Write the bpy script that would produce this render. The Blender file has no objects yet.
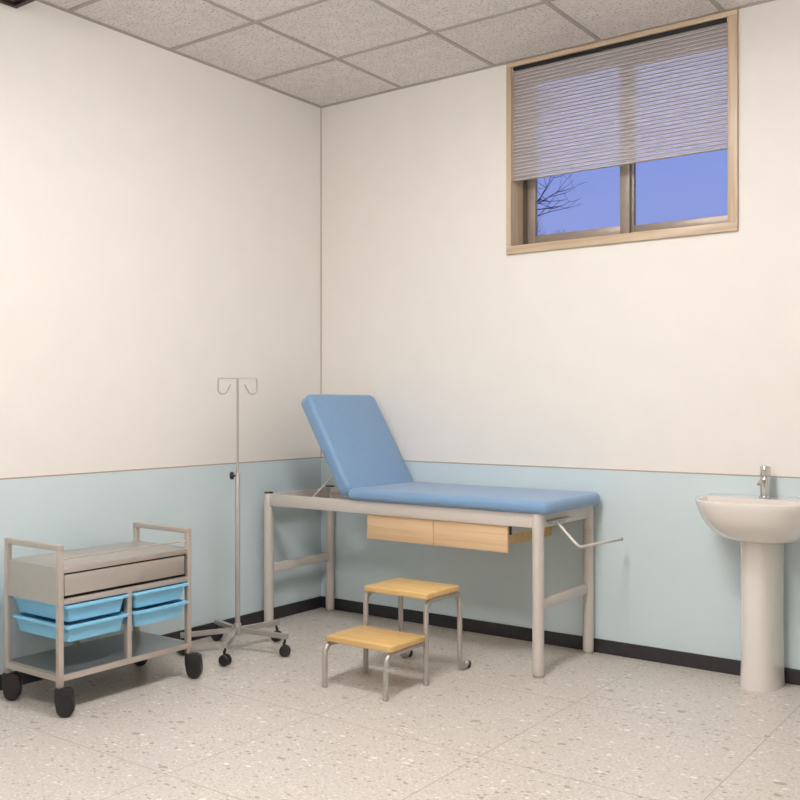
import bpy, bmesh, math, random
from mathutils import Vector, Matrix
random.seed(7)
C = bpy.context.scene.collection
PI = math.pi

# ---------------------------------------------------------------- materials
def lin(c):
    return tuple(((v/255)/12.92 if v/255 <= .04045 else ((v/255+.055)/1.055)**2.4) for v in c) + (1,)

class NT:
    def __init__(s, name):
        s.m = bpy.data.materials.new(name); s.m.use_nodes = True
        s.t = s.m.node_tree; s.b = s.t.nodes['Principled BSDF']
    def n(s, kind, **kw):
        nd = s.t.nodes.new(kind)
        for k, v in kw.items():
            if k in nd.inputs.keys(): nd.inputs[k].default_value = v
            else: setattr(nd, k, v)
        return nd
    def l(s, a, b): s.t.links.new(a, b)
    def coord(s, scale=(1,1,1)):
        tc = s.n('ShaderNodeTexCoord'); mp = s.n('ShaderNodeMapping')
        mp.inputs['Scale'].default_value = scale
        s.l(tc.outputs['Object'], mp.inputs['Vector']); return mp.outputs['Vector']
    def ramp(s, fac, stops):
        r = s.n('ShaderNodeValToRGB'); e = r.color_ramp.elements
        while len(e) < len(stops): e.new(.5)
        for el, (p, c) in zip(e, stops): el.position = p; el.color = c
        s.l(fac, r.inputs['Fac']); return r.outputs['Color']
    def mix(s, fac, a, b, mode='MIX'):
        m = s.n('ShaderNodeMix', data_type='RGBA', blend_type=mode)
        for k, v in ((0, fac), (6, a), (7, b)):
            if hasattr(v, 'is_linked') or hasattr(v, 'links'): s.l(v, m.inputs[k])
            else: m.inputs[k].default_value = v
        return m.outputs[2]
    def bump(s, h, strength=.2, dist=.001):
        b = s.n('ShaderNodeBump', Strength=strength, Distance=dist)
        s.l(h, b.inputs['Height']); s.l(b.outputs['Normal'], s.b.inputs['Normal'])

def plain(name, col, rough=.5, metal=0., nscale=40, var=.04, bump=.05, coat=0., spec=.5):
    k = NT(name); v = k.coord()
    nz = k.n('ShaderNodeTexNoise', Scale=nscale, Detail=4.0); k.l(v, nz.inputs['Vector'])
    c = lin(col); d = tuple(x*(1-var) for x in c[:3])+(1,); u = tuple(min(1, x*(1+var)) for x in c[:3])+(1,)
    k.l(k.ramp(nz.outputs['Fac'], [(.3, d), (.7, u)]), k.b.inputs['Base Color'])
    k.b.inputs['Roughness'].default_value = rough; k.b.inputs['Metallic'].default_value = metal
    k.b.inputs['Coat Weight'].default_value = coat
    k.b.inputs['Specular IOR Level'].default_value = spec
    if bump: k.bump(nz.outputs['Fac'], bump)
    return k.m

M = {}
M['cream'] = plain('cream_paint', (233,228,221), .62, nscale=6, var=.012, bump=.03)
M['aqua'] = plain('aqua_wall_panel', (205,219,222), .42, nscale=5, var=.012, bump=.02)
M['edge'] = plain('brown_edge_strip', (178,160,144), .5)
M['base'] = plain('black_skirting', (46,44,46), .35, var=.1)
M['steel'] = plain('satin_painted_steel', (206,197,189), .38, .1, 60, .02)
M['steel_dark'] = plain('brushed_grey_steel', (178,172,166), .35, .45, 60, .03)
M['trolley'] = plain('taupe_coated_steel', (192,180,170), .36, .4, 50, .02)
M['trolley_panel'] = plain('taupe_steel_panel', (188,180,171), .3, .5, 30, .02)
M['shelf'] = plain('smooth_steel_shelf', (150,152,152), .28, .7, 30, .02)
M['black'] = plain('black_rubber', (34,31,32), .45, var=.15)
M['gap'] = plain('matt_black', (14,13,14), .6)  # black of the headrail and of the painted drawer gap shade
M['bin'] = plain('light_blue_plastic', (134,200,234), .35, nscale=30, var=.02, bump=.02, coat=.1)
M['ceramic'] = plain('glazed_white_ceramic', (228,220,212), .14, nscale=5, var=.01, bump=0, coat=.6)
M['chrome'] = plain('polished_chrome', (205,203,200), .12, 1., var=.01, bump=0)
M['alu'] = plain('bronze_aluminium', (156,143,131), .42, .35, 30, .04)
M['alu_shaded'] = plain('shaded_aluminium', (84,76,70), .45, .3, 30, .05)  # darker aluminium, the recess shade is put into the track's colour
M['bark'] = plain('dark_bark', (46,38,48), .9, nscale=20, var=.3)
M['earth'] = plain('winter_lawn', (70,78,60), .95, nscale=3, var=.3)
M['brown'] = plain('dark_brown_metal', (62,50,50), .45, .2)
M['brown_pale'] = plain('brown_grille', (120,100,94), .5, .1)  # lighter brown of the recessed centre panel
M['grid'] = plain('ceiling_grid_paint', (172,164,158), .5, nscale=20, var=.02)
M['cap'] = plain('white_plastic_cap', (225,222,220), .35)

def wood(name, c1, c2, axis='x', scale=1.):
    k = NT(name)
    sc = {'x': (1.2,26,26), 'y': (26,1.2,26), 'z': (26,26,1.2)}[axis]
    v = k.coord(tuple(s*scale for s in sc))
    nz = k.n('ShaderNodeTexNoise', Scale=1.6, Detail=6.0, Distortion=.6); k.l(v, nz.inputs['Vector'])
    k.l(k.ramp(nz.outputs['Fac'], [(.32, lin(c1)), (.68, lin(c2))]), k.b.inputs['Base Color'])
    k.b.inputs['Roughness'].default_value = .4
    k.bump(nz.outputs['Fac'], .06)
    return k.m
M['beech'] = wood('beech_board', (205,165,105), (223,188,128))
M['beech_pale'] = wood('pale_beech_front', (204,170,132), (220,190,152))
M['oak_x'] = wood('oak_casing_horizontal', (188,164,136), (214,192,164))
M['oak_z'] = wood('oak_casing_vertical', (188,164,136), (214,192,164), 'z')

def vinyl():
    k = NT('blue_upholstery'); v = k.coord()
    n1 = k.n('ShaderNodeTexNoise', Scale=230., Detail=3.0); k.l(v, n1.inputs['Vector'])
    v2 = k.coord((5, 90, 90)); n2 = k.n('ShaderNodeTexNoise', Scale=1.5, Detail=4.0); k.l(v2, n2.inputs['Vector'])
    c = k.ramp(n1.outputs['Fac'], [(.3, lin((104,140,180))), (.7, lin((126,160,194)))])
    c = k.mix(.25, c, k.ramp(n2.outputs['Fac'], [(.3, lin((112,146,180))), (.7, lin((134,164,192)))]))
    k.l(c, k.b.inputs['Base Color']); k.b.inputs['Roughness'].default_value = .5
    k.b.inputs['Sheen Weight'].default_value = .3
    k.bump(n1.outputs['Fac'], .5, .0015)
    return k.m
M['vinyl'] = vinyl()

def terrazzo():
    k = NT('terrazzo_tiles'); v = k.coord()
    base = k.n('ShaderNodeTexNoise', Scale=90., Detail=5.0); k.l(v, base.inputs['Vector'])
    c = k.ramp(base.outputs['Fac'], [(.35, lin((198,188,178))), (.65, lin((214,206,197)))])
    def chips(c, scale, thr, col, off, stretch=(1,1.5,1), keep=.5):
        tc = k.n('ShaderNodeTexCoord'); mp = k.n('ShaderNodeMapping')
        mp.inputs['Scale'].default_value = stretch; mp.inputs['Location'].default_value = (off, off*1.7, 0)
        mp.inputs['Rotation'].default_value = (0, 0, off*.6)
        k.l(tc.outputs['Object'], mp.inputs['Vector'])
        wn = k.n('ShaderNodeTexNoise', Scale=scale*1.8, Detail=2.0); k.l(mp.outputs['Vector'], wn.inputs['Vector'])
        ad = k.n('ShaderNodeVectorMath', operation='MULTIPLY_ADD')
        k.l(wn.outputs['Color'], ad.inputs[0]); ad.inputs[1].default_value = (.6/scale,)*3
        k.l(mp.outputs['Vector'], ad.inputs[2])
        vo = k.n('ShaderNodeTexVoronoi', Scale=scale); k.l(ad.outputs[0], vo.inputs['Vector'])
        sp = k.n('ShaderNodeSeparateColor'); k.l(vo.outputs['Color'], sp.inputs[0])
        # chip radius varies with the cell's random colour
        r = k.n('ShaderNodeMath', operation='MULTIPLY'); k.l(sp.outputs[0], r.inputs[0]); r.inputs[1].default_value = thr
        lt = k.n('ShaderNodeMath', operation='LESS_THAN'); k.l(vo.outputs['Distance'], lt.inputs[0]); k.l(r.outputs[0], lt.inputs[1])
        kp = k.n('ShaderNodeMath', operation='LESS_THAN'); k.l(sp.outputs[1], kp.inputs[0]); kp.inputs[1].default_value = keep
        m = k.n('ShaderNodeMath', operation='MULTIPLY'); k.l(lt.outputs[0], m.inputs[0]); k.l(kp.outputs[0], m.inputs[1])
        return k.mix(m.outputs[0], c, lin(col))
    c = chips(c, 75, .42, (176,166,154), 3.1, keep=.6)
    c = chips(c, 60, .42, (226,220,212), 7.7, keep=.5)
    c = chips(c, 34, .36, (164,154,140), 1.3, keep=.42)
    c = chips(c, 26, .34, (232,227,221), 5.2, keep=.28)
    c = chips(c, 15, .30, (168,158,142), 9.4, keep=.20)
    # tile joints every 0.75 m
    tc = k.n('ShaderNodeTexCoord'); sx = k.n('ShaderNodeSeparateXYZ'); k.l(tc.outputs['Object'], sx.inputs[0])
    ms = []
    for i, off in ((0, 2.805), (1, -2.295)):
        a = k.n('ShaderNodeMath', operation='SUBTRACT'); k.l(sx.outputs[i], a.inputs[0]); a.inputs[1].default_value = off-7.5
        mo = k.n('ShaderNodeMath', operation='MODULO'); k.l(a.outputs[0], mo.inputs[0]); mo.inputs[1].default_value = .75
        lt = k.n('ShaderNodeMath', operation='LESS_THAN'); k.l(mo.outputs[0], lt.inputs[0]); lt.inputs[1].default_value = .004
        ms.append(lt)
    mx = k.n('ShaderNodeMath', operation='MAXIMUM'); k.l(ms[0].outputs[0], mx.inputs[0]); k.l(ms[1].outputs[0], mx.inputs[1])
    c = k.mix(mx.outputs[0], c, lin((172,162,150)))
    k.l(c, k.b.inputs['Base Color']); k.b.inputs['Roughness'].default_value = .3
    k.b.inputs['Specular IOR Level'].default_value = .35
    return k.m
M['floor'] = terrazzo()

def ceil_tile():
    k = NT('mineral_fibre_tile'); v = k.coord()
    n1 = k.n('ShaderNodeTexNoise', Scale=75., Detail=3.0, Roughness=.7); k.l(v, n1.inputs['Vector'])
    n2 = k.n('ShaderNodeTexNoise', Scale=14., Detail=3.0); k.l(v, n2.inputs['Vector'])
    c = k.ramp(n2.outputs['Fac'], [(.3, lin((220,214,210))), (.7, lin((232,226,222)))])
    pit = k.ramp(n1.outputs['Fac'], [(.38, (0,0,0,1)), (.44, (1,1,1,1))])
    c = k.mix(pit, lin((178,169,164)), c)
    k.l(c, k.b.inputs['Base Color']); k.b.inputs['Roughness'].default_value = .9
    k.bump(pit, .5, .002)
    return k.m
M['ceil'] = ceil_tile()

def shade_fabric():
    k = NT('pleated_shade_fabric'); t = k.t
    k.b.inputs['Base Color'].default_value = lin((246,240,240)); k.b.inputs['Roughness'].default_value = .8
    v = k.coord(); nz = k.n('ShaderNodeTexNoise', Scale=300.); k.l(v, nz.inputs['Vector']); k.bump(nz.outputs['Fac'], .1)
    tr = k.n('ShaderNodeBsdfTranslucent', Color=lin((225,218,222)))
    m1 = k.n('ShaderNodeMixShader', Fac=.12); k.l(k.b.outputs[0], m1.inputs[1]); k.l(tr.outputs[0], m1.inputs[2])
    tp = k.n('ShaderNodeBsdfTransparent', Color=(1,1,1,1))
    m2 = k.n('ShaderNodeMixShader', Fac=.66); k.l(m1.outputs[0], m2.inputs[1]); k.l(tp.outputs[0], m2.inputs[2])
    k.l(m2.outputs[0], t.nodes['Material Output'].inputs['Surface'])
    return k.m
M['shade'] = shade_fabric()
M['fold_grey'] = plain('fold_shade_and_rail', (190,182,180), .8)  # grey of the painted pleat shade, and of the bottom rail

def glass():
    k = NT('window_glass')
    tp = k.n('ShaderNodeBsdfTransparent', Color=(.97,.98,1,1)); gl = k.n('ShaderNodeBsdfGlossy', Roughness=.02)
    fr = k.n('ShaderNodeFresnel', IOR=1.25); m = k.n('ShaderNodeMixShader')
    k.l(fr.outputs[0], m.inputs[0]); k.l(tp.outputs[0], m.inputs[1]); k.l(gl.outputs[0], m.inputs[2])
    k.l(m.outputs[0], k.t.nodes['Material Output'].inputs['Surface']); return k.m
M['glass'] = glass()

def emit(name, col, strength):
    k = NT(name); e = k.n('ShaderNodeEmission', Color=col, Strength=strength)
    k.l(e.outputs[0], k.t.nodes['Material Output'].inputs['Surface']); return k.m
M['lamp'] = emit('lit_diffuser', (1.0, .985, .98, 1), 46.0)

# ---------------------------------------------------------------- mesh helpers
def box(bm, x0, x1, y0, y1, z0, z1, bev=0, seg=2):
    r = bmesh.ops.create_cube(bm, size=1, matrix=Matrix.Translation(((x0+x1)/2, (y0+y1)/2, (z0+z1)/2)) @ Matrix.Diagonal((abs(x1-x0), abs(y1-y0), abs(z1-z0), 1)))
    if bev:
        es = list({e for v in r['verts'] for e in v.link_edges})
        bmesh.ops.bevel(bm, geom=es, offset=bev, segments=seg, affect='EDGES', profile=.5)

def fillet(pts, r, n=6):
    pts = [Vector(p) for p in pts]; out = [pts[0]]
    for i in range(1, len(pts)-1):
        a, b, c = pts[i-1], pts[i], pts[i+1]
        u = (a-b).normalized(); w = (c-b).normalized()
        ang = u.angle(w)
        if ang > PI-.02: out.append(b); continue
        d = min(r/math.tan(ang/2), (a-b).length*.49, (c-b).length*.49)
        p0 = b+u*d; p1 = b+w*d
        for k in range(n+1):
            t = k/n; out.append(p0*(1-t)**2 + b*2*t*(1-t) + p1*t*t)
    out.append(pts[-1]); return out

def tube(bm, pts, r, seg=14, cap=True, flat=None):
    """round tube along points; flat=(w,h) gives a rectangular bar; r may be a list of radii"""
    pts = [Vector(p) for p in pts]; rs = r if isinstance(r, (list, tuple)) else [r]*len(pts)
    rings = []; nrm = None
    for i, p in enumerate(pts):
        t = (pts[min(i+1, len(pts)-1)]-pts[max(i-1, 0)]).normalized()
        if nrm is None:
            ref = Vector((0, 0, 1)) if abs(t.z) < .9 else Vector((1, 0, 0))
            nrm = (ref - t*ref.dot(t)).normalized()
        else: nrm = (nrm - t*nrm.dot(t)).normalized()
        bn = t.cross(nrm)
        if flat:
            w, h = flat
            ring = [bm.verts.new(p+bn*(sx*w/2)+nrm*(sy*h/2)) for sx, sy in ((-1,-1),(1,-1),(1,1),(-1,1))]
        else:
            ring = [bm.verts.new(p+(nrm*math.cos(2*PI*k/seg)+bn*math.sin(2*PI*k/seg))*rs[i]) for k in range(seg)]
        rings.append(ring)
    n = len(rings[0])
    for a, b in zip(rings, rings[1:]):
        for k in range(n):
            bm.faces.new((a[k], a[(k+1) % n], b[(k+1) % n], b[k]))
    if cap:
        bm.faces.new(rings[0][::-1]); bm.faces.new(rings[-1])

def lathe(bm, prof, seg=24, mat=None):
    """prof: (radius, z) list about local z"""
    mat = mat or Matrix.Identity(4); rings = []
    for r, z in prof:
        if r < 1e-6: rings.append([bm.verts.new(mat @ Vector((0, 0, z)))])
        else: rings.append([bm.verts.new(mat @ Vector((r*math.cos(2*PI*k/seg), r*math.sin(2*PI*k/seg), z))) for k in range(seg)])
    for a, b in zip(rings, rings[1:]):
        for k in range(seg):
            vs = [a[k % len(a)], a[(k+1) % len(a)], b[(k+1) % len(b)], b[k % len(b)]]
            u = []
            for q in vs:
                if q not in u: u.append(q)
            if len(u) >= 3: bm.faces.new(u)
    for e in (rings[0], rings[-1]):
        if len(e) > 2: bm.faces.new(e)

def extrude_poly(bm, pts, mat, depth, bev=0):
    """polygon in local xy, extruded +-depth/2 in local z"""
    a = [bm.verts.new(mat @ Vector((x, y, -depth/2))) for x, y in pts]
    b = [bm.verts.new(mat @ Vector((x, y, depth/2))) for x, y in pts]
    n = len(pts); f = [bm.faces.new(a[::-1]), bm.faces.new(b)]
    for k in range(n): bm.faces.new((a[k], a[(k+1) % n], b[(k+1) % n], b[k]))
    if bev:
        es = set(f[0].edges) | set(f[1].edges)
        bmesh.ops.bevel(bm, geom=list(es), offset=bev, segments=2, affect='EDGES', profile=.5)

def obj(name, bm, m, parent=None, smooth=True, label=None):
    bmesh.ops.recalc_face_normals(bm, faces=bm.faces[:])
    me = bpy.data.meshes.new(name); bm.to_mesh(me); bm.free()
    o = bpy.data.objects.new(name, me); C.objects.link(o)
    me.materials.append(M[m] if isinstance(m, str) else m)
    if smooth:
        me.polygons.foreach_set('use_smooth', [True]*len(me.polygons))
        me.set_sharp_from_angle(angle=math.radians(38))
    if parent:
        o.parent = parent; 
        P = parent; off = Vector((0, 0, 0))
        while P: off += P.location; P = P.parent
        o.location = -off      # geometry is written in room coordinates
        if parent.parent: o.location = (0, 0, 0)
        me.transform(Matrix.Identity(4))
    if label: o['label'] = label
    return o

def boxo(name, dims, m, parent=None, bev=0, label=None):
    bm = bmesh.new(); box(bm, *dims, bev=bev); return obj(name, bm, m, parent, label=label)

def thing(name, label, cat, loc=(0,0,0), group=None):
    o = bpy.data.objects.new(name, None); C.objects.link(o); o.location = loc
    o.empty_display_size = .1
    o['label'] = label; o['category'] = cat
    if group: o['group'] = group
    return o
def struct(name, bm, m, parent=None):
    o = obj(name, bm, m, parent); 
    if not parent: o['kind'] = 'structure'
    return o

def copy_tree(o, parent=None):
    c = o.copy(); C.objects.link(c)
    if parent: c.parent = parent
    for ch in list(o.children): copy_tree(ch, c)
    return c

# ---------------------------------------------------------------- room shell
RX, RY, H = 4.8, -6.0, 3.0
WX0, WX1, WZ0, WZ1 = 1.305, 2.440, 2.030, 2.985      # opening of the window
bm = bmesh.new(); box(bm, -.2, RX+.2, RY-.2, .2, -.15, 0); struct('floor', bm, 'floor')
bm = bmesh.new(); box(bm, -.2, RX+.2, RY-.2, .2, H, H+.12); struct('ceiling', bm, 'ceil')
bm = bmesh.new(); box(bm, -.2, 0, RY-.2, .2, 0, H); struct('wall_left', bm, 'cream')
bm = bmesh.new(); box(bm, RX, RX+.2, RY-.2, .2, 0, H); struct('wall_right', bm, 'cream')
bm = bmesh.new(); box(bm, 0, RX, RY-.2, RY, 0, H); struct('wall_front', bm, 'cream')
bm = bmesh.new()
box(bm, 0, WX0, 0, .2, 0, H); box(bm, WX1, RX, 0, .2, 0, H)
box(bm, WX0, WX1, 0, .2, 0, WZ0); box(bm, WX0, WX1, 0, .2, WZ1, H)
struct('wall_back', bm, 'cream')

WH, T = .900, .004
panels = [('left', (0, T, RY, 0)), ('back', (T, RX, -T, 0)), ('right', (RX-T, RX, RY, -T)), ('front', (T, RX-T, RY, RY+T))]
for i, (s, (a, b, c, d)) in enumerate(panels):
    bm = bmesh.new(); box(bm, a, b, c, d, 0, WH-.004)
    struct('trim_%d' % (i+1), bm, 'aqua')
    g = .001
    bm = bmesh.new(); e = {'left': (0, T+g, RY, 0), 'back': (T+g, RX, -T-g, 0), 'right': (RX-T-g, RX, RY, -T-g), 'front': (T+g, RX-T-g, RY, RY+T+g)}[s]
    box(bm, *e, WH-.004, WH+.002); struct('trim_%d' % (i+5), bm, 'edge')
    bt = .012
    e = {'left': (T, bt, RY+T, -T), 'back': (bt, RX-T, -bt, -T), 'right': (RX-bt, RX-T, RY+T, -bt), 'front': (bt, RX-bt, RY+T, RY+bt)}[s]
    bm = bmesh.new(); box(bm, *e, 0, .068, bev=.002, seg=1); struct('baseboard_'+s, bm, 'base')

# vertical corner bead in the far corner
bm = bmesh.new(); box(bm, 0, .004, -.004, 0, WH+.002, H); struct('trim_9', bm, 'edge')

# exposed ceiling grid, 0.6 m cells, and a wall angle around the edge
bm = bmesh.new(); gz = H-.004; w = .011
gx = [.605+.6*i for i in range(7)]; gy = [-.578-.591*i for i in range(10)]
for x in gx: box(bm, x-w, x+w, RY, 0, gz, H)
for y in gy: box(bm, 0, RX, y-w, y+w, gz-.0005, H)
# a darker reveal step either side of each bar, as the tiles sit a little back
struct('trim_10', bm, 'grid')
bm = bmesh.new()
box(bm, 0, .022, RY, 0, gz-.001, H); box(bm, .022, RX-.022, -.022, 0, gz-.001, H)
box(bm, RX-.022, RX, RY, 0, gz-.001, H); box(bm, .022, RX-.022, RY, RY+.022, gz-.001, H)
struct('trim_11', bm, 'grid')

# ---------------------------------------------------------------- window
bm = bmesh.new()      # oak casing: horizontal members
FW = .037
FX0, FX1, FZ0, FZ1 = 1.283, 2.472, 1.998, 2.993
box(bm, FX0, FX1, -.016, 0, FZ0, WZ0+.010, bev=.0015); box(bm, FX0, FX1, -.016, 0, WZ1-.016, FZ1, bev=.0015)
box(bm, WX0, WX1, 0, .19, WZ0, WZ0+.010); box(bm, WX0, WX1, 0, .19, WZ1-.012, WZ1)
win = struct('window_1', bm, 'oak_x')
bm = bmesh.new()
box(bm, FX0, WX0+.006, -.016, 0, WZ0+.010, WZ1-.016, bev=.0015); box(bm, WX1-.012, FX1, -.016, 0, WZ0+.010, WZ1-.016, bev=.0015)
box(bm, WX0, WX0+.006, 0, .19, WZ0+.010, WZ1-.012); box(bm, WX1-.006, WX1, 0, .19, WZ0+.010, WZ1-.012)
obj('window_casing', bm, 'oak_z', win)
ix0, ix1, iz0, iz1 = WX0+.006, WX1-.006, WZ0+.010, WZ1-.012
bm = bmesh.new()      # fixed outer track
box(bm, ix0, ix0+.024, .115, .185, iz0, iz1); box(bm, ix1-.024, ix1, .115, .185, iz0, iz1)
box(bm, ix0+.024, ix1-.024, .115, .185, iz0, iz0+.024); box(bm, ix0+.024, ix1-.024, .115, .185, iz1-.024, iz1)
tr = obj('window_track', bm, 'alu_shaded', win)
def sash(x0, x1, y0, y1, sl, sr):
    z0, z1 = iz0+.020, iz1-.020; bz = .045
    bm = bmesh.new()
    box(bm, x0, x0+sl, y0, y1, z0, z1, bev=.002); box(bm, x1-sr, x1, y0, y1, z0, z1, bev=.002)
    box(bm, x0+sl, x1-sr, y0, y1, z0, z0+bz, bev=.002); box(bm, x0+sl, x1-sr, y0, y1, z1-bz, z1, bev=.002)
    s = obj('window_sash', bm, 'alu', win)
    ym = (y0+y1)/2
    bm = bmesh.new(); box(bm, x0+sl-.004, x1-sr+.004, ym-.002, ym+.002, z0+bz-.004, z1-bz+.004)
    g = obj('window_pane', bm, 'glass', win)
    return s
sash(ix0+.020, 1.903, .120, .146, .050, .050)
sash(1.870, ix1-.020, .150, .176, .045, .028)

# pleated blind
bl = thing('window_blind', 'grey pleated blind drawn two thirds down over the window', 'blind', (1.858, .02, 2.96))
bm = bmesh.new(); box(bm, 1.3135, 2.420, .002, .040, 2.955, 2.9725, bev=.001)
hr = obj('headrail', bm, 'gap', bl, label='black headrail')
for x in (1.3115, 2.4225):
    bm = bmesh.new(); box(bm, x-.002, x+.002, .001, .041, 2.953, 2.973, bev=.0008)
    obj('end_cap', bm, 'cap', bl, label='white end cap')
bm = bmesh.new(); zt, zb, N = 2.955, 2.388, 31
prev = None
for side in (0, 1):
    prev = None
    for i in range(2*N+1):
        z = zt-(zt-zb)*i/(2*N)
        y = .016 + (-1 if side == 0 else 1)*(.0105 if i % 2 else .0015)
        cur = (bm.verts.new((1.3125, y, z)), bm.verts.new((2.419, y, z)))
        if prev: bm.faces.new((prev[0], prev[1], cur[1], cur[0]))
        prev = cur
nf = len(bm.faces)
for i in range(1, N):          # grey strips standing in for the shade under each pleat
    z = zt-(zt-zb)*i/N; box(bm, 1.3125, 2.419, .010, .022, z-.0022, z+.0022)
ps = obj('pleated_shade', bm, 'shade', bl, smooth=False)
ps.data.materials.append(M['fold_grey'])
for i, p_ in enumerate(ps.data.polygons): p_.material_index = int(i >= nf)
bm = bmesh.new(); box(bm, 1.3125, 2.419, .006, .026, 2.380, 2.388, bev=.002)
obj('bottom_rail', bm, 'fold_grey', bl)

# ---------------------------------------------------------------- lights and box on the ceiling
def ceiling_light(x0, y0, first=None, label=''):
    if first:
        c = copy_tree(first); c.location = (x0, y0, H); c['label'] = label; return c
    t = thing('ceiling_light', label, 'ceiling light', (x0, y0, H), 'square panel lights in the ceiling')
    bm = bmesh.new(); h = .285
    for a in ((-h, h, -h, -h+.015), (-h, h, h-.015, h), (-h, -h+.015, -h+.015, h-.015), (h-.015, h, -h+.015, h-.015)):
        box(bm, x0+a[0], x0+a[1], y0+a[2], y0+a[3], H-.022, H-.0045)
    obj('frame', bm, 'cap', t)
    bm = bmesh.new(); box(bm, x0-h+.016, x0+h-.016, y0-h+.016, y0+h-.016, H-.125, H-.0045, bev=.012)
    obj('diffuser', bm, 'lamp', t)
    return t
LP = [(x, y, a) for y, a in ((-2.0555, 'nearer the window'), (-3.8285, 'further from the window'))
      for x, b in ((2.105, ''),)]
L0 = None
for x, y, s in LP:
    q = ceiling_light(x, y, L0, 'white square opal ceiling light, ' + s)
    if L0 is None: L0 = q

vb = thing('ventilation_box', 'dark brown metal box under the ceiling against the left wall', 'box', (.22, -2.3, 2.93))
bm = bmesh.new()
x0, x1, y0, y1 = .002, .46, -2.62, -2.012
box(bm, x0, x1, y0, y0+.02, 2.928, H-.005); box(bm, x0, x1, y1-.02, y1, 2.928, H-.005)
box(bm, x0, x0+.02, y0+.02, y1-.02, 2.928, H-.005); box(bm, x1-.02, x1, y0+.02, y1-.02, 2.928, H-.005)
obj('housing', bm, 'brown', vb)
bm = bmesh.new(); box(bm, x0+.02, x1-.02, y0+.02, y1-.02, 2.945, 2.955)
obj('grille', bm, 'brown_pale', vb)

# ---------------------------------------------------------------- examination couch
co = thing('examination_couch', 'blue padded examination couch with raised backrest on a pale steel frame', 'couch', (.92, -.29, 0))
YF, YB = -.557, -.039
XL, XR = .104, 1.758
bm = bmesh.new()
rz0, rz1 =   .664, .728
box(bm, XL, XR, YF-.016, YF+.014, rz0, rz1, bev=.003); box(bm, XL, XR, YB-.014, YB+.016, rz0, rz1, bev=.003)
box(bm, XL-.015, XL+.015, YF+.014, YB-.014, rz0, rz1, bev=.003); box(bm, XR-.015, XR+.015, YF+.014, YB-.014, rz0, rz1, bev=.003)
for x in (.70, 1.20): box(bm, x-.015, x+.015, YF+.014, YB-.014, rz0+.02, rz1-.002)
box(bm, XL+.015, .685, YF+.014, YF+.03, .700, .706); box(bm, XL+.015, .685, YB-.03, YB-.014, .700, .706)
obj('frame', bm, 'steel', co)
for x in (XL, XR):
    bm = bmesh.new(); box(bm, x-.011, x+.011, YF+.02, YB-.02, .297, .344, bev=.002)
    obj('crossbar', bm, 'steel', co)
for x, y, cap in ((XL, YF, 1), (XL, YB, 1), (XR, YF, 0), (XR, YB, 0)):
    bm = bmesh.new(); r = .0262; yy = y
    lathe(bm, [(0, .010), (r-.002, .010), (r, .012), (r, .603), (r-.0012, .604), (r-.0012, .606), (r+.0004, .607), (r+.0004, .729), (r-.001, .7305), (0, .7305)], 28, Matrix.Translation((x, y, 0)))
    lg = obj('leg', bm, 'steel', co)
    bm = bmesh.new(); lathe(bm, [(0, 0), (r-.003, 0), (r-.001, .003), (r-.001, .0105), (0, .0105)], 28, Matrix.Translation((x, y, 0)))
    obj('foot', bm, 'steel_dark', lg)
    if cap:
        bm = bmesh.new(); lathe(bm, [(0, .730), (r-.001, .730), (r-.001, .735), (r-.004, .7375), (0, .7375)], 28, Matrix.Translation((x, y, 0)))
        obj('end_cap', bm, 'black', lg, label='black end cap')
def pad(bm, L, W, Tk, mat, r=.026, rc=.045):
    # rounded slab: superelliptic edge rings over a rounded-rectangle outline (local x: length, y: width, z: thickness)
    def outline(ins):
        pts = []; R = max(rc-ins, .004)
        for cx, cy, a0 in ((L-rc, W-rc, 0), (rc, W-rc, PI/2), (rc, rc, PI), (L-rc, rc, 1.5*PI)):
            for k in range(7):
                a = a0+PI/2*k/6; pts.append((cx+R*math.cos(a), cy+R*math.sin(a)))
        return pts
    rings = []
    prof = []
    for k in range(7):
        a = PI/2*k/6; prof.append((r*(1-math.sin(a)), r*(1-math.cos(a))))       # bottom edge
    for k in range(7):
        a = PI/2*k/6; prof.append((r*(1-math.cos(a)), Tk-r+r*math.sin(a)))      # top edge
    prof.append((.10, Tk+.003))
    for ins, z in prof:
        if ins <= rc-.004: o = outline(ins)
        else:
            o = [(L/2+(x-L/2)*(L/2-ins)/(L/2-.004), W/2+(y-W/2)*(W/2-ins)/(W/2-.004)) for x, y in outline(rc-.004)]
        rings.append([bm.verts.new(mat @ Vector((x, y, z))) for x, y in o])
    n = len(rings[0])
    for a, b in zip(rings, rings[1:]):
        for k in range(n): bm.faces.new((a[k], a[(k+1) % n], b[(k+1) % n], b[k]))
    bm.faces.new(rings[0][::-1]); bm.faces.new(rings[-1])
bm = bmesh.new(); pad(bm, 1.155, .580, .060, Matrix.Translation((.672, -.597, .7285)))
obj('seat_cushion', bm, 'vinyl', co, label='blue seat cushion')
ang = math.radians(59.5)       # raised backrest
piv = Vector((.648, -.597, .730))
mt = Matrix.Translation(piv) @ Matrix.Rotation(-(PI-ang), 4, 'Y')
# local x runs up the backrest, local z towards its padded face
mt = Matrix(((-math.cos(ang), 0, math.sin(ang), piv.x), (0, 1, 0, piv.y), (math.sin(ang), 0, math.cos(ang), piv.z), (0, 0, 0, 1)))
bm = bmesh.new(); pad(bm, .592, .580, .080, mt)
obj('backrest_cushion', bm, 'vinyl', co, label='blue raised backrest cushion')
for y in (-.50, -.09):
    bm = bmesh.new(); tube(bm, [(.372, y, .716), (.556, y, .878)], .0055, 10)
    obj('backrest_strut', bm, 'steel', co)
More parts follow.
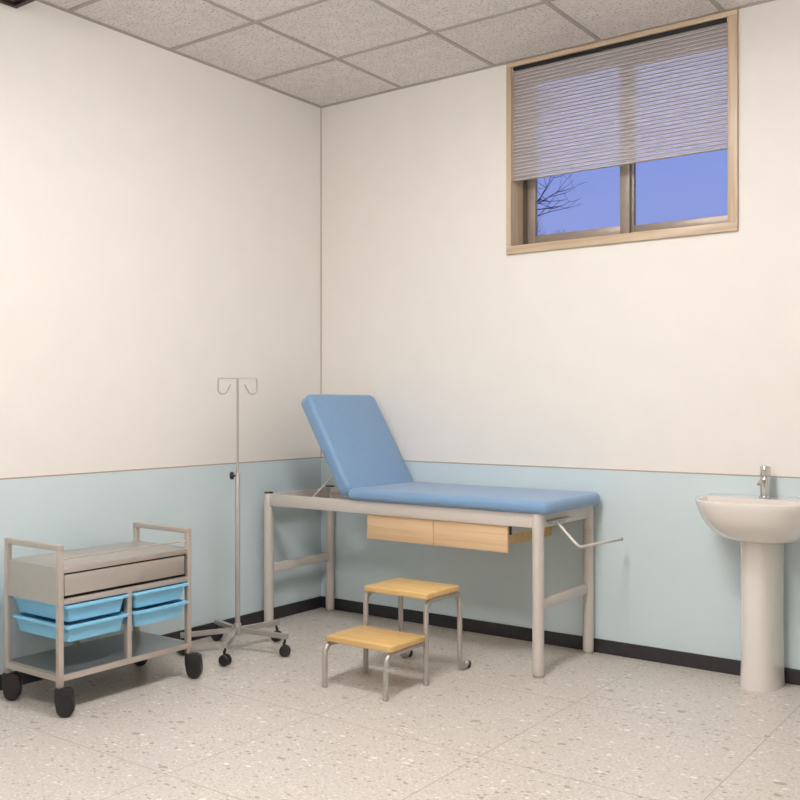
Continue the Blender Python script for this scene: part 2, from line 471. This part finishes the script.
# under-couch drawers
bm = bmesh.new()
box(bm, .79, 1.610, -.536, -.10, .655, .667); box(bm, 1.598, 1.610, -.536, -.10, .622, .655); box(bm, .79, .802, -.536, -.10, .622, .655)
hs = obj('drawer_housing', bm, 'steel', co, label='grey metal drawer housing')
for a, b in ((1.598, 1.612), (.788, .804)):
    bm = bmesh.new(); box(bm, a, b, -.545, -.536, .620, .666); obj('end_seal', bm, 'black', hs, label='black seal')
for x0, x1 in ((.789, 1.1915), (1.1945, 1.602)):
    bm = bmesh.new(); box(bm, x0+.002, x1+.002, -.563, -.545, .540, .665, bev=.0012)
    dr = obj('drawer', bm, 'beech_pale', co, label='pale wooden drawer')
    bm = bmesh.new(); a, b = x0+.022, x1-.009
    if x0 < 1: a, b = x0+.025, x1-.009
    box(bm, a, a+.012, -.545, -.105, .572, .650); box(bm, b-.012, b, -.545, -.105, .572, .650)
    box(bm, a+.012, b-.012, -.117, -.105, .572, .650); box(bm, a+.012, b-.012, -.545, -.117, .572, .580)
    obj('drawer_box', bm, 'beech', dr)
# crank
bm = bmesh.new(); box(bm, XR+.015, XR+.045, -.505, -.30, .690, .695); box(bm, XR+.012, XR+.017, -.49, -.32, .672, .695)
obj('crank_bracket', bm, 'steel_dark', co)
bm = bmesh.new()
tube(bm, fillet([(1.745, -.455, .688), (1.792, -.455, .690), (1.918, -.478, .583), (1.955, -.105, .580)], .02), .0068, 12)
ck = obj('crank_handle', bm, 'steel', co)
bm = bmesh.new(); bmesh.ops.create_uvsphere(bm, u_segments=14, v_segments=10, radius=.0095, matrix=Matrix.Translation((1.9555, -.100, .580)))
obj('knob', bm, 'steel_dark', ck)

# ---------------------------------------------------------------- step stool
ss = thing('step_stool', 'two-step wooden stool with bent steel tube legs in front of the couch', 'step stool', (1.26, -.95, 0))
SX0, SX1 = 1.090, 1.418; R = .0118
bm = bmesh.new(); box(bm, 1.106, 1.448, -.985, -.727, .376, .400, bev=.003)
obj('upper_step', bm, 'beech', ss, label='upper beech wood step')
bm = bmesh.new(); box(bm, 1.084, 1.437, -1.228, -.978, .196, .220, bev=.003)
obj('lower_step', bm, 'beech', ss, label='lower beech wood step')
for x in (SX0, SX1):
    xx = x + (.004 if x == SX0 else .008)
    bm = bmesh.new(); zt = .363
    curl = [(xx, -.688, .060)]
    for k in range(1, 9):
        a = PI + (PI*.78)*k/8; curl.append((xx, -.688+.036+.036*math.cos(a), .060+.0*k+.046*math.sin(a)))
    path = fillet([(xx, -.958, .012), (xx, -.958, zt), (xx, -.688, zt), (xx, -.688, .060)], .05, 8)
    tube(bm, path+curl[1:], R, 14)
    u = obj('upper_leg_frame', bm, 'steel_dark', ss)
    e = Vector(curl[-1])
    bm = bmesh.new(); lathe(bm, [(0, 0), (R-.001, 0), (R+.0012, .002), (R+.0012, .014), (0, .014)], 16, Matrix.Translation((xx, -.958, 0)))
    obj('foot', bm, 'steel_dark', u)
    bm = bmesh.new(); rm = Matrix.Translation((xx, e.y+.006, .0175)) @ Matrix.Rotation(PI/2, 4, 'Y')
    lathe(bm, [(0, -.011), (.013, -.011), (.017, -.008), (.017, .008), (.013, .011), (0, .011)], 20, rm)
    obj('roller', bm, 'black', u, label='black roller')
    bm = bmesh.new()
    tube(bm, fillet([(x, -1.238, .012), (x, -1.238, .1835), (x, -.972, .1835)], .05, 8), R, 14)
    l = obj('lower_leg_frame', bm, 'steel_dark', ss)
    bm = bmesh.new(); lathe(bm, [(0, 0), (R-.001, 0), (R+.0012, .002), (R+.0012, .014), (0, .014)], 16, Matrix.Translation((x, -1.238, 0)))
    obj('foot', bm, 'steel_dark', l)

# ---------------------------------------------------------------- infusion stand
IX, IY = .352, -1.035
iv = thing('infusion_stand', 'tall slim grey steel infusion stand with two hooks on a wheeled five-arm base', 'iv stand', (IX, IY, 0))
Tm = Matrix.Translation((IX, IY, 0))
bm = bmesh.new(); lathe(bm, [(0, .085), (.020, .085), (.023, .088), (.023, .112), (.018, .118), (.018, .138), (.0125, .142), (0, .142)], 20, Tm)
obj('hub', bm, 'steel_dark', iv)
bm = bmesh.new(); lathe(bm, [(0, .13), (.0125, .13), (.0125, .872), (.0105, .876), (0, .876)], 18, Tm)
obj('lower_pole', bm, 'steel_dark', iv)
bm = bmesh.new(); lathe(bm, [(0, .86), (.0062, .86), (.0062, 1.348), (0, 1.348)], 14, Tm)
obj('upper_pole', bm, 'steel_dark', iv)
bm = bmesh.new()
kd = Vector((-math.cos(math.radians(36)), -math.sin(math.radians(36)), 0))
p = Vector((IX, IY, .866)); rotk = kd.to_track_quat('Z', 'Y').to_matrix().to_4x4()
lathe(bm, [(0, .010), (.006, .010), (.006, .020), (.016, .020), (.0195, .023), (.0195, .033), (.015, .037), (0, .037)], 10, Matrix.Translation(p) @ rotk)
obj('clamp_knob', bm, 'black', iv, label='black clamp knob')
hd = Vector((math.cos(math.radians(50)), math.sin(math.radians(50)), 0))
for s in (-1, 1):
    bm = bmesh.new()
    q = lambda a, z: Vector((IX, IY, 1.345+z))+hd*(s*a)
    pts = fillet([q(0, 0), q(.094, 0), q(.094, -.030)], .008, 4)
    for k in range(0, 9):
        a = PI*.86*k/8; pts.append(q(.072+.023*math.cos(a), -.052-.026*math.sin(a)))
    pts.append(q(.034, -.030))
    tube(bm, pts, .0036, 10); obj('hook', bm, 'steel_dark', iv)
def iv_caster(bm_h, x, y, rz):
    mm = Matrix.Translation((x, y, 0)) @ Matrix.Rotation(rz, 4, 'Z')
    for s in (-1, 1):
        lathe(bm_h, [(0, 0), (.020, 0), (.026, .003), (.027, .010), (.022, .016), (0, .017)], 20,
              mm @ Matrix.Translation((0, s*.005, .0275)) @ Matrix.Rotation(-s*PI/2, 4, 'X'))
    tube(bm_h, [mm @ Vector((-.004, 0, .045)), mm @ Vector((-.004, 0, .072))], .007, 10)
for k in range(5):
    a = math.radians(15+72*k); d = Vector((math.cos(a), math.sin(a), 0)); o3 = Vector((IX, IY, 0))
    bm = bmesh.new()
    tube(bm, [o3+d*.012+Vector((0, 0, .108)), o3+d*.275+Vector((0, 0, .096))], 0, flat=(.022, .022))
    arm = obj('base_arm', bm, 'steel_dark', iv)
    bm = bmesh.new(); iv_caster(bm, IX+d.x*.262, IY+d.y*.262, a+[.4, 1.9, .9, .3, 1.2][k])
    tube(bm, [o3+d*.262+Vector((0, 0, .068)), o3+d*.262+Vector((0, 0, .088))], .0055, 8)
    obj('caster', bm, 'black', arm, label='black twin wheel caster')

# ---------------------------------------------------------------- trolley
TX0, TX1, TY0, TY1 = .156, .510, -2.146, -1.494
tl = thing('medical_trolley', 'taupe steel medical trolley with a drawer and lower shelf by the left wall', 'trolley', ((TX0+TX1)/2, (TY0+TY1)/2, 0))
h = .011
for y in (TY0, TY1):
    bm = bmesh.new()
    box(bm, TX0-h, TX0+h, y-h, y+h, .112, .645, bev=.0015); box(bm, TX1-h, TX1+h, y-h, y+h, .112, .645, bev=.0015)
    box(bm, TX0-h, TX1+h, y-h, y+h, .645, .667, bev=.0015)
    obj('end_frame', bm, 'trolley', tl)
bm = bmesh.new()
for x in (TX0, TX1):
    for z0, z1 in ((.434, .455), (.136, .160)): box(bm, x-h, x+h, TY0+h, TY1-h, z0, z1, bev=.001)
for y in (TY0, TY1): box(bm, TX0+h, TX1-h, y-h, y+h, .136, .160)
obj('rail', bm, 'trolley', tl)
bm = bmesh.new(); tube(bm, [(TX1, TY0+h, .612), (TX1, TY1-h, .612)], .0035, 8); obj('guard_rod', bm, 'trolley', tl)
bm = bmesh.new()
box(bm, TX0-h+.001, TX1+h-.001, TY0+h, TY1-h, .1605, .1625); obj('shelf', bm, 'shelf', tl, label='shiny grey lower shelf')
bm = bmesh.new(); box(bm, TX0-.006, TX1+.009, TY0+h, TY1-h, .556, .580, bev=.0015)
obj('top', bm, 'trolley_panel', tl)
bm = bmesh.new()
box(bm, TX0+h, TX1-h, TY0-h+.003, TY0+h-.004, .434, .580); box(bm, TX0+h, TX1-h, TY1-h+.004, TY1+h-.003, .434, .580)
box(bm, TX0-.004, TX0+.006, TY0+h, TY1-h, .455, .556)
obj('side_panel', bm, 'trolley_panel', tl)
bm = bmesh.new(); box(bm, TX0+.012, TX1-.006, TY0+h, TY1-h, .4555, .4595); box(bm, TX0+.012, TX1-.006, TY0+h, TY0+h+.002, .4595, .5555)
box(bm, TX0+.012, TX1-.006, TY1-h-.002, TY1-h, .4595, .5555); box(bm, TX0+.012, TX1-.006, TY0+h+.002, TY1-h-.002, .5535, .5555)
box(bm, TX0+.012, TX0+.016, TY0+h+.002, TY1-h-.002, .4595, .5535)
obj('drawer_gap_shade', bm, 'gap', tl, label='black shade in the gap around the drawer')  # near-black lining that paints the shade in the drawer gap
bm = bmesh.new(); box(bm, TX1-.010, TX1+.006, TY0+h+.006, TY1-h-.014, .467, .549, bev=.0015)
dw = obj('drawer', bm, 'trolley_panel', tl)
bm = bmesh.new(); ym = (TY0+TY1)/2
box(bm, TX1-h, TX1+h, ym-h, ym+h, .160, .434, bev=.001); box(bm, TX0-h, TX0+h, ym-h, ym+h, .160, .434, bev=.001)
for z in (.429, .350):
    box(bm, TX0+h, TX1-h, ym-.003, ym+.003, z-.012, z-.004)
    for s in (-1, 1): box(bm, TX0+h, TX1-h, ym+s*.0205-.0025, ym+s*.0205+.0025, z-.0105, z-.005)
obj('divider_post', bm, 'trolley', tl)
for z in (.429, .350):
    for y in (TY0+.021, TY1-.021):
        bm = bmesh.new(); box(bm, TX0+h, TX1-h, y-.0025, y+.0025, z-.0105, z-.005)
        obj('runner', bm, 'trolley', tl)
def trolley_caster(x, y, rz):
    mm = Matrix.Translation((x, y, 0)) @ Matrix.Rotation(rz, 4, 'Z') @ Matrix.Rotation(PI/2, 4, 'X')
    prof = [(-.034, .112), (.020, .114), (.036, .104), (.037, .078)]
    for k in range(13):
        a = math.radians(8-190*k/12); prof.append((.006+.034*math.cos(a), .0385+.038*math.sin(a)))
    prof += [(-.034, .066)]
    bm = bmesh.new()
    fork = [(x_, y_) for x_, y_ in prof]
    extrude_poly(bm, fork, mm, .036, .006)
    o = obj('caster', bm, 'black', tl, label='chunky black caster')
    bm = bmesh.new(); lathe(bm, [(0, -.012), (.030, -.012), (.034, -.006), (.034, .006), (.030, .012), (0, .012)], 24, mm @ Matrix.Translation((.004, .0345, 0)))
    obj('wheel', bm, 'black', o)
for x, y, a in ((TX1+.018, TY0+.006, .75), (TX0+.012, TY0+.006, .75), (TX1+.020, TY1+.012, .5), (TX0+.012, TY1+.006, .9)): trolley_caster(x, y, a)

# blue trays
def tray(y0, y1, ztop, label, first=None):
    if first:
        c = copy_tree(first); c.location = first.location+Vector((0, y0-first['y'], ztop-first['z'])); c['label'] = label; return c
    t = thing('storage_tray', label, 'tray', (.32, (y0+y1)/2, ztop), 'light blue trays in the trolley')
    t['y'] = y0; t['z'] = ztop
    x0, x1 = TX0-.012, TX1+.026; D = .068; tp = .013; wt = .003; m = .012
    def ring(bm, a, z): return [bm.verts.new(v) for v in ((x0+a, y0+a, z), (x1-a, y0+a, z), (x1-a, y1-a, z), (x0+a, y1-a, z))]
    bm = bmesh.new()
    R_ = [ring(bm, 0, ztop-.011), ring(bm, 0, ztop-.001), ring(bm, .001, ztop), ring(bm, m+wt, ztop), ring(bm, m+wt+tp, ztop-D+wt)]
    for a, b in zip(R_, R_[1:]):
        for k in range(4): bm.faces.new((a[k], a[(k+1) % 4], b[(k+1) % 4], b[k]))
    bm.faces.new(R_[-1])
    S_ = [ring(bm, .002, ztop-.011), ring(bm, .003, ztop-.003), ring(bm, m, ztop-.003), ring(bm, m+tp, ztop-D)]
    for a, b in zip([R_[0]]+S_, S_):
        for k in range(4): bm.faces.new((a[k], a[(k+1) % 4], b[(k+1) % 4], b[k]))
    bm.faces.new(S_[-1])
    # round the vertical corners of the body and rim
    es = [e for e in bm.edges if abs((e.verts[0].co-e.verts[1].co).normalized().z) > .9 or (abs(e.verts[0].co.z-e.verts[1].co.z) > .03)]
    bmesh.ops.bevel(bm, geom=es, offset=.009, segments=3, affect='EDGES', profile=.5)
    obj('tray_body', bm, 'bin', t)
    return t
ya0, ya1, yb0, yb1 = TY0+.014, ym-.013, ym+.013, TY1-.014
t0 = tray(ya0, ya1, .429, 'light blue plastic tray, left column of the trolley, upper one')
tray(yb0, yb1, .429, 'light blue plastic tray, right column of the trolley, upper one', t0)
tray(ya0, ya1, .350, 'light blue plastic tray, left column of the trolley, lower one', t0)
tray(yb0, yb1, .350, 'light blue plastic tray, right column of the trolley, lower one', t0)
for o_ in bpy.data.objects:
    for k_ in ('y', 'z'):
        if k_ in o_: del o_[k_]

# ---------------------------------------------------------------- washbasin
SXC = 2.610
sk = thing('washbasin', 'white ceramic pedestal washbasin with chrome mixer tap on the back wall', 'sink', (SXC, -.12, 0))
HW, DP, ZR = .266, .395, .812
yw = -.006
def outl(hw, dp, n=48, sq=2.6, y0=0):
    # D shape: straight back at the wall, straight short sides, curved front
    pts = [(hw, y0), ]
    st = -.10*dp/DP
    for k in range(n+1):
        a = PI*k/n; cx, sy = math.cos(a), math.sin(a)
        pts.append((hw*math.copysign(abs(cx)**(2/sq), cx), min(y0, st)-(dp+min(y0, st))*abs(sy)**(2/sq)))
    pts.append((-hw, y0)); return pts
def ringv(bm, pts, z, zf=None): return [bm.verts.new((SXC+x, yw+y, z)) for x, y in pts]
bm = bmesh.new()
lv = [(.40, .50, .628), (.52, .62, .634), (.64, .72, .648), (.755, .82, .672), (.85, .90, .702), (.918, .95, .735), (.966, .98, .768), (.995, .995, .792), (1, 1, ZR-.006), (.996, .996, ZR-.001), (.986, .988, ZR)]
rings = [ringv(bm, outl(HW*a, DP*b), z) for a, b, z in lv]
# inner bowl, set back from the tap deck
def inner(s, z, yshift=0):
    pts = outl(HW*.90*s, (DP*.94-.125)*(.35+.65*s) if s < 1 else DP*.94-.125)
    return ringv(bm, [(x, y-.125-(1-s)*.05) for x, y in pts], z)
rings += [inner(1, ZR-.002), inner(.975, ZR-.012), inner(.93, ZR-.045), inner(.82, ZR-.085), inner(.60, ZR-.115), inner(.3, ZR-.125)]
for a, b in zip(rings, rings[1:]):
    n = len(a)
    for k in range(n): bm.faces.new((a[k], a[(k+1) % n], b[(k+1) % n], b[k]))
bm.faces.new(rings[0][::-1]); bm.faces.new(rings[-1])
bmesh.ops.remove_doubles(bm, verts=bm.verts[:], dist=.0002)
bs = obj('basin', bm, 'ceramic', sk)
bm = bmesh.new()
def ped(hw, dp): return outl(hw, dp, 32, 2.5, 0)
pr_ = [(.083, .186, .0), (.083, .186, .006), (.081, .184, .03), (.078, .180, .10), (.077, .178, .3), (.078, .180, .5), (.080, .186, .62), (.080, .186, .640)]
rings = [[bm.verts.new((SXC-.012+x, -.032+y, z)) for x, y in ped(a, b)] for a, b, z in pr_]
for a, b in zip(rings, rings[1:]):
    n = len(a)
    for k in range(n): bm.faces.new((a[k], a[(k+1) % n], b[(k+1) % n], b[k]))
bm.faces.new(rings[0][::-1]); bm.faces.new(rings[-1])
bmesh.ops.remove_doubles(bm, verts=bm.verts[:], dist=.0002)
obj('pedestal', bm, 'ceramic', sk)
TXc, TYc = SXC-.002, -.070
fa = Matrix.Translation((TXc, TYc, 0))
bm = bmesh.new()
lathe(bm, [(0, ZR), (.026, ZR), (.026, ZR+.004), (.021, ZR+.006), (.021, .898), (.0195, .900), (.0195, .904), (.022, .906), (.022, .944), (.019, .948), (0, .948)], 24, fa)
tap = obj('tap', bm, 'chrome', sk, label='chrome mixer tap')
bm = bmesh.new(); tube(bm, fillet([(TXc, TYc-.010, .885), (TXc, TYc-.070, .887), (TXc, TYc-.098, .876)], .03), .0075, 14)
obj('spout', bm, 'chrome', tap)
bm = bmesh.new(); tube(bm, [(TXc, TYc-.012, .931), (TXc, TYc-.030, .934)], .004, 10)
obj('lever', bm, 'chrome', tap)
bm = bmesh.new(); lathe(bm, [(0, 0), (.018, 0), (.020, .002), (.014, .004), (0, .003)], 20, Matrix.Translation((SXC, yw-.235, ZR-.125)))
obj('drain', bm, 'chrome', bs)

# ---------------------------------------------------------------- outside
bm = bmesh.new(); box(bm, -40, 40, .25, 70, -.2, 0); o = obj('ground', bm, 'earth'); o['kind'] = 'structure'
def tree(x, y, hgt, lean, seed, label, r0=.07, depth=6, spread=.55, top=5, xmax=None):
    rnd = random.Random(seed); bm = bmesh.new()
    def grow(p, d, L, r, k):
        pts = [p]; cur = p; dd = d.copy()
        for i in range(3):
            dd = (dd+Vector((rnd.uniform(-1, 1), rnd.uniform(-1, 1), rnd.uniform(-.4, .7)))*.17).normalized()
            cur = cur+dd*L/3; pts.append(cur)
        tube(bm, pts, [r, r*.9, r*.78, r*.66], 5 if k > 1 else 4, cap=False)
        if k <= 0: return
        for j in range(3 if k > 1 else 2):
            a = rnd.uniform(0, 2*PI); s = Vector((math.cos(a), math.sin(a), rnd.uniform(-.25, .5)))
            nd = (dd*(1-spread)+s*spread).normalized()
            grow(pts[-1] if j < 2 else pts[2], nd, L*rnd.uniform(.62, .82), r*.6, k-1)
    grow(Vector((x, y, 0)), Vector((lean, 0, 1)).normalized(), hgt, r0, depth)
    zm = max(v.co.z for v in bm.verts); xm = max(v.co.x for v in bm.verts)
    k = (xmax-x)/(xm-x) if xmax else 1
    for v in bm.verts: v.co = Vector((x+(v.co.x-x)*k, y+(v.co.y-y)*k, v.co.z*top/zm))
    o = obj('bare_tree', bm, 'bark'); o['label'] = label; o['category'] = 'tree'; o['group'] = 'bare trees outside the window'
    return o
tree(-2.75, 6.0, 1.7, .02, 5, 'large bare tree with twisting branches outside, at the left of the window pane', .07, 7, .68, 6.45, -1.30)
tree(-4.75, 12.0, 1.3, 0, 11, 'small distant bare tree, its twig tips just above the window sill', .05, 6, .5, 4.85, -4.1)

# ---------------------------------------------------------------- world: blue dusk sky
w = bpy.data.worlds.new('dusk'); bpy.context.scene.world = w; w.use_nodes = True
nt = w.node_tree; bg = nt.nodes['Background']
tc = nt.nodes.new('ShaderNodeTexCoord'); sp = nt.nodes.new('ShaderNodeSeparateXYZ'); nt.links.new(tc.outputs['Generated'], sp.inputs[0])
rp = nt.nodes.new('ShaderNodeValToRGB'); nt.links.new(sp.outputs[2], rp.inputs[0])
rp.color_ramp.elements[0].position = .12; rp.color_ramp.elements[0].color = lin((150,162,222))
rp.color_ramp.elements[1].position = .45; rp.color_ramp.elements[1].color = lin((124,152,228))
nt.links.new(rp.outputs[0], bg.inputs[0]); bg.inputs[1].default_value = 1.0

# ---------------------------------------------------------------- camera
cam = bpy.data.cameras.new('camera'); co_ = bpy.data.objects.new('camera', cam); C.objects.link(co_)
co_.location = (3.804, -4.410, 1.219)
th = math.atan2(705, 966.5)
co_.rotation_euler = (PI/2, 0, th)
cam.sensor_width = 36; cam.lens = 966.5/800*36; cam.shift_y = .005; cam.clip_start = .05; cam.clip_end = 200
sc = bpy.context.scene; sc.camera = co_
sc.view_settings.view_transform = 'Standard'; sc.view_settings.look = 'None'
sc.view_settings.gamma = 1; sc.view_settings.use_curve_mapping = False
sc.view_settings.exposure = 0.0
